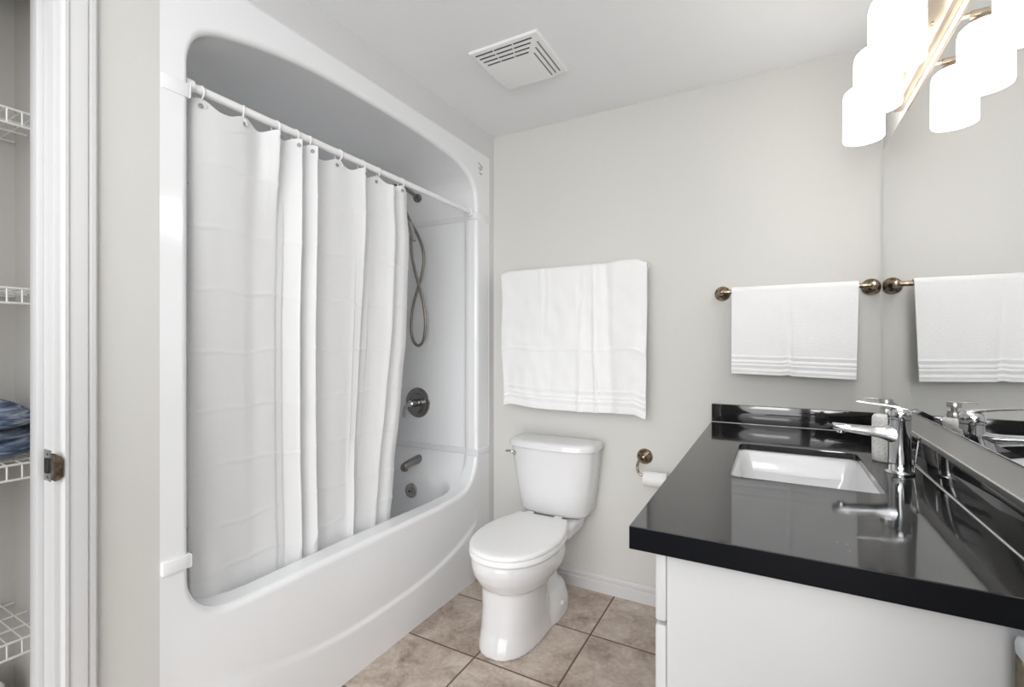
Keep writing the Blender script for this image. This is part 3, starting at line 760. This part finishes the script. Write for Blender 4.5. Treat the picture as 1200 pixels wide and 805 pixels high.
# soap dispenser
SX, SY = .298, 1.790
sd = thing('soap_dispenser', (SX, SY, CZ), 'speckled white soap dispenser with metal pump behind the faucet', 'soap dispenser')
bm = nb(); lathe(bm, [(.031, .0005), (.0335, .003), (.0345, .02), (.0345, .122), (.0335, .132), (.029, .139), (.020, .1415), (.0145, .142)], (SX, SY, CZ), 'z', 40); bm_obj('bottle', bm, M['soap'], sd, auto=60)
bm = nb(); lathe(bm, [(.0165, .1425), (.0165, .152), (.0155, .155), (.0155, .160), (.0075, .161), (.0075, .170), (.0165, .171), (.0168, .184), (.0155, .186), (.0001, .187)], (SX, SY, CZ), 'z', 32); pm = bm_obj('pump', bm, M['steel'], sd, auto=40)
bm = nb(); tube(bm, catmull([(SX-.012, SY, CZ+.182), (SX-.030, SY, CZ+.1855), (SX-.046, SY, CZ+.186), (SX-.052, SY, CZ+.183)], 4), .0020, 10); bm_obj('nozzle', bm, M['steel'], pm)

# mirror with a bevelled border
mr = thing('mirror', (XR, 1.60, 1.05), 'wide wall mirror over the black counter, reflecting faucet and towel', 'mirror')
bm = nb(); MY0, MY1, MZ0, MZ1 = .80, YB-.006, 1.050, 2.010
def mrec(x, i): return [Vector((x, MY0+i, MZ0+i)), Vector((x, MY1-i, MZ0+i)), Vector((x, MY1-i, MZ1-i)), Vector((x, MY0+i, MZ1-i))]
loft(bm, [mrec(XR-.0005, 0), mrec(XR-.0030, 0), mrec(XR-.0048, .016)]); bm_obj('glass', bm, M['mirror'], mr, smooth=False, auto=None)
bm = nb(); box(bm, XR-.0045, XR-.0004, MY0, MY1, MZ0-.0022, MZ0-.0002); bm_obj('bottom_channel', bm, M['chrome'], mr, smooth=False)

# ------------------------------------------------------------------ vanity light
vl = thing('vanity_light', (XR, 1.69, 2.03), 'three-shade brushed nickel vanity light above the mirror', 'vanity light')
bm = nb(); box(bm, XR-.024, XR-.0005, 1.36, 2.02, 2.035, 2.155, .003); bm_obj('backplate', bm, M['bronze'], vl, auto=30)
LX = .262
for y in (1.93, 1.69, 1.45):
    bm = nb(); tube(bm, [(XR-.022, y, 2.13), (LX+.02, y, 2.13)], .006, 12); box(bm, LX-.008, LX+.03, y-.008, y+.008, 2.122, 2.138, .002)
    ar = bm_obj('arm', bm, M['bronze'], vl, auto=40)
    bm = nb(); lathe(bm, [(.0001, 2.125), (.012, 2.124), (.014, 2.118), (.030, 2.112), (.034, 2.106), (.034, 2.098)], (LX, y, 0), 'z', 28); bm_obj('socket', bm, M['socket'], ar)
    bm = nb(); lathe(bm, [(.028, 2.0985), (.044, 2.096), (.052, 2.088), (.0555, 2.074), (.0560, 1.936), (.0545, 1.9315), (.0525, 1.936), (.052, 2.07), (.044, 2.086), (.020, 2.090)], (LX, y, 0), 'z', 40, (False, False)); bm_obj('glass_shade', bm, M['shade'], vl, auto=60)
    bm = nb(); lathe(bm, [(.0001, 2.118-.155), (.02, 1.970), (.029, 1.995), (.024, 2.03), (.014, 2.06), (.013, 2.09)], (LX, y, 0), 'z', 20); bm_obj('bulb', bm, M['shade'], vl)
    bm = nb(); lathe(bm, [(.0001, .006), (.004, .005), (.006, 0)], (XR-.024, y-.12 if y > 1.5 else y+.12, 2.07), 'x', 12); 
    for v in bm.verts: v.co.x = 2*(XR-.024)-v.co.x
    bm_obj('cap_nut', bm, M['socket'], vl)

# ------------------------------------------------------------------ ceiling fan grille
fn = thing('exhaust_fan', (-.925, 1.76, H), 'square white exhaust fan grille on the ceiling', 'exhaust fan')
FX0, FX1, FY0, FY1 = -1.078, -.772, 1.603, 1.908
def frect(i, z, b=0):
    k = max(0, i-.014)/.060; l_ = i if i <= .014 else .014+.010*k; n_ = i if i <= .014 else .014+.082*k
    return [Vector((FX0+l_, FY0+n_, z)), Vector((FX1-i, FY0+n_, z)), Vector((FX1-i, FY1-l_, z)), Vector((FX0+l_, FY1-l_, z))]
bm = nb()
INN = .074
loft(bm, [frect(0, H-.0005), frect(0, H-.008), frect(.003, H-.011), frect(.014, H-.013), frect(INN, H-.027), frect(INN+.004, H-.028)]); bm_obj('cover', bm, M['plastic'], fn, auto=25)
dk = mat('fan_slot_dark', (.05, .05, .055), .8); gk = M['dark']
def slot(x0, y0, x1, y1, z0, z1, w, m):
    a, b = Vector((x0, y0, z0)), Vector((x1, y1, z1)); t = (b-a).normalized(); n = t.cross(Vector((0, 0, 1))).normalized()*w/2
    bm = nb(); loft(bm, [[a-n+Vector((0, 0, .002)), a+n+Vector((0, 0, .002)), b+n+Vector((0, 0, .002)), b-n+Vector((0, 0, .002))], [a-n-Vector((0, 0, .0012)), a+n-Vector((0, 0, .0012)), b+n-Vector((0, 0, .0012)), b-n-Vector((0, 0, .0012))]])
    return bm_obj('slot', bm, m, fn, smooth=False)
def zs(i, full): return H-.013-.014*(i-.014)/(full-.014)
for i in (.020, .040, .060, .080):
    L0, L1 = FX0+i*.35+.012, FX1-i*.72-.014; w3 = (L1-L0)/3
    for q in range(3):
        slot(L0+q*w3+.003, FY0+i, L0+(q+1)*w3-.003, FY0+i, zs(i, .096), zs(i, .096), .0052, dk)
gs = mat('fan_slot_grey', (.24, .24, .25), .8)
for i in (.022, .040, .058):
    slot(FX1-i, FY0+i*1.3+.020, FX1-i, FY1-.034, zs(i, .074), zs(i, .074), .0056, gs)

# ------------------------------------------------------------------ closet shelves and what lies on them
names = ['top', 'second', 'third', 'lowest']
lbl = {0: 'topmost white wire closet shelf, empty', 1: 'white wire closet shelf, second from the top, empty',
       2: 'white wire closet shelf carrying the folded blue bedding', 3: 'lowest white wire closet shelf, empty'}
for k, z in enumerate((1.822, 1.393, .968, .543)):
    sh = thing('wire_shelf', (-1.72, .15, z), lbl[k], 'shelf', 'white wire shelves in the linen closet')
    SY0, SY1, SXF, SXB = -.30, .497, -1.600, -1.857
    bm = nb()
    tube(bm, [(SXF, SY0, z), (SXF, SY1, z)], .0030, 8); tube(bm, [(SXF+.002, SY0, z-.036), (SXF+.002, SY1, z-.036)], .0030, 8)
    y = SY1-.027
    while y > SY0: tube(bm, [(SXF, y, z), (SXF+.001, y, z-.036)], .0022, 6); y -= .0265
    bm_obj('front_lip', bm, M['wire'], sh)
    bm = nb(); y = SY1-.027
    while y > SY0: tube(bm, [(SXB, y, z+.001), (SXF, y, z+.001)], .0016, 6); y -= .0265
    for x in (-1.68, -1.76, -1.85): tube(bm, [(x, SY0, z-.003), (x, SY1, z-.003)], .0024, 6)
    bm_obj('deck_wires', bm, M['wire'], sh)
# folded bedding: three soft folds of one cloth
bm = nb()
def fold_layer(z0, z1, x0, x1, y0, y1, seed, slope):
    R = []
    n = 48; m = 30
    for j in range(m+1):
        t = PI*j/m; ring = []
        for i in range(n):
            a = 2*PI*i/n; c, s = math.cos(a), math.sin(a)
            ex = 3.2; rx = math.copysign(abs(c)**(2/ex), c); ry = math.copysign(abs(s)**(2/ex), s)
            sr = abs(math.sin(t))**.42; zz = -math.copysign(abs(math.cos(t))**.8, math.cos(t))
            p = Vector(((x0+x1)/2+(x1-x0)/2*rx*sr, (y0+y1)/2+(y1-y0)/2*ry*sr, (z0+z1)/2+(z1-z0)/2*zz))
            u = (p.y-y0)/(y1-y0)
            nn = noise3(p.x*9+seed, p.y*9, p.z*14)*.014
            lift = slope*(u-.5)
            p += Vector((nn, nn*.5, max(0, (zz+1)/2)*(nn*1.1+lift*.5)+lift*.5*max(0, (zz+1)/2)+.018*math.sin(u*7+seed)*max(0, zz+.4)*.5))
            p.y = min(p.y, .497); p.x = max(p.x, -1.858); p.z = max(p.z, .9712)
            ring.append(p)
        R.append(ring)
    loft(bm, R)
fold_layer(.9715, 1.030, -1.85, -1.612, .18, .492, 1, .010)
fold_layer(1.015, 1.062, -1.845, -1.620, .17, .490, 5, -.02)
fold_layer(1.045, 1.120, -1.85, -1.608, .18, .490, 9, -.055)
tag(bm_obj('folded_bedding', bm, M['blanket'], auto=None, origin=(-1.73, .33, .9715)), 'folded blue-grey streaked bedding on the closet shelf', 'bedding')
# white tub on the closet floor, only its rim showing
bm = nb(); lathe(bm, [(.055, .0005), (.060, .004), (.066, .36), (.069, .362), (.069, .378), (.064, .384), (.0001, .386)], (-1.752, .382, 0), 'z', 32)
tag(bm_obj('storage_jar', bm, M['plastic'], auto=40, origin=(-1.752, .382, 0)), 'tall white container at the bottom of the closet', 'container')

# ------------------------------------------------------------------ patterned pouch beside the vanity
pc = thing('laundry_bag', (.334, .88, 0), 'narrow bag, pale on top and olive patterned below, beside vanity end', 'bag')
def bag(z, x0=.292, x1=.376, y0=.85, y1=.913, r=.010): return rrect(x0, x1, y0, y1, r, z, 5)
bm = nb(); loft(bm, [bag(.001, .296), bag(.02, .293), bag(.4, .291), bag(.836, .292)]); bm_obj('patterned_side', bm, M['pouch'], pc, auto=50)
bm = nb(); loft(bm, [bag(.8365, .292), bag(.85, .291), bag(.857, .293), bag(.861, .300, .368, .858, .905, .008)]); bm_obj('pale_top', bm, M['pouch_top'], pc, auto=50)
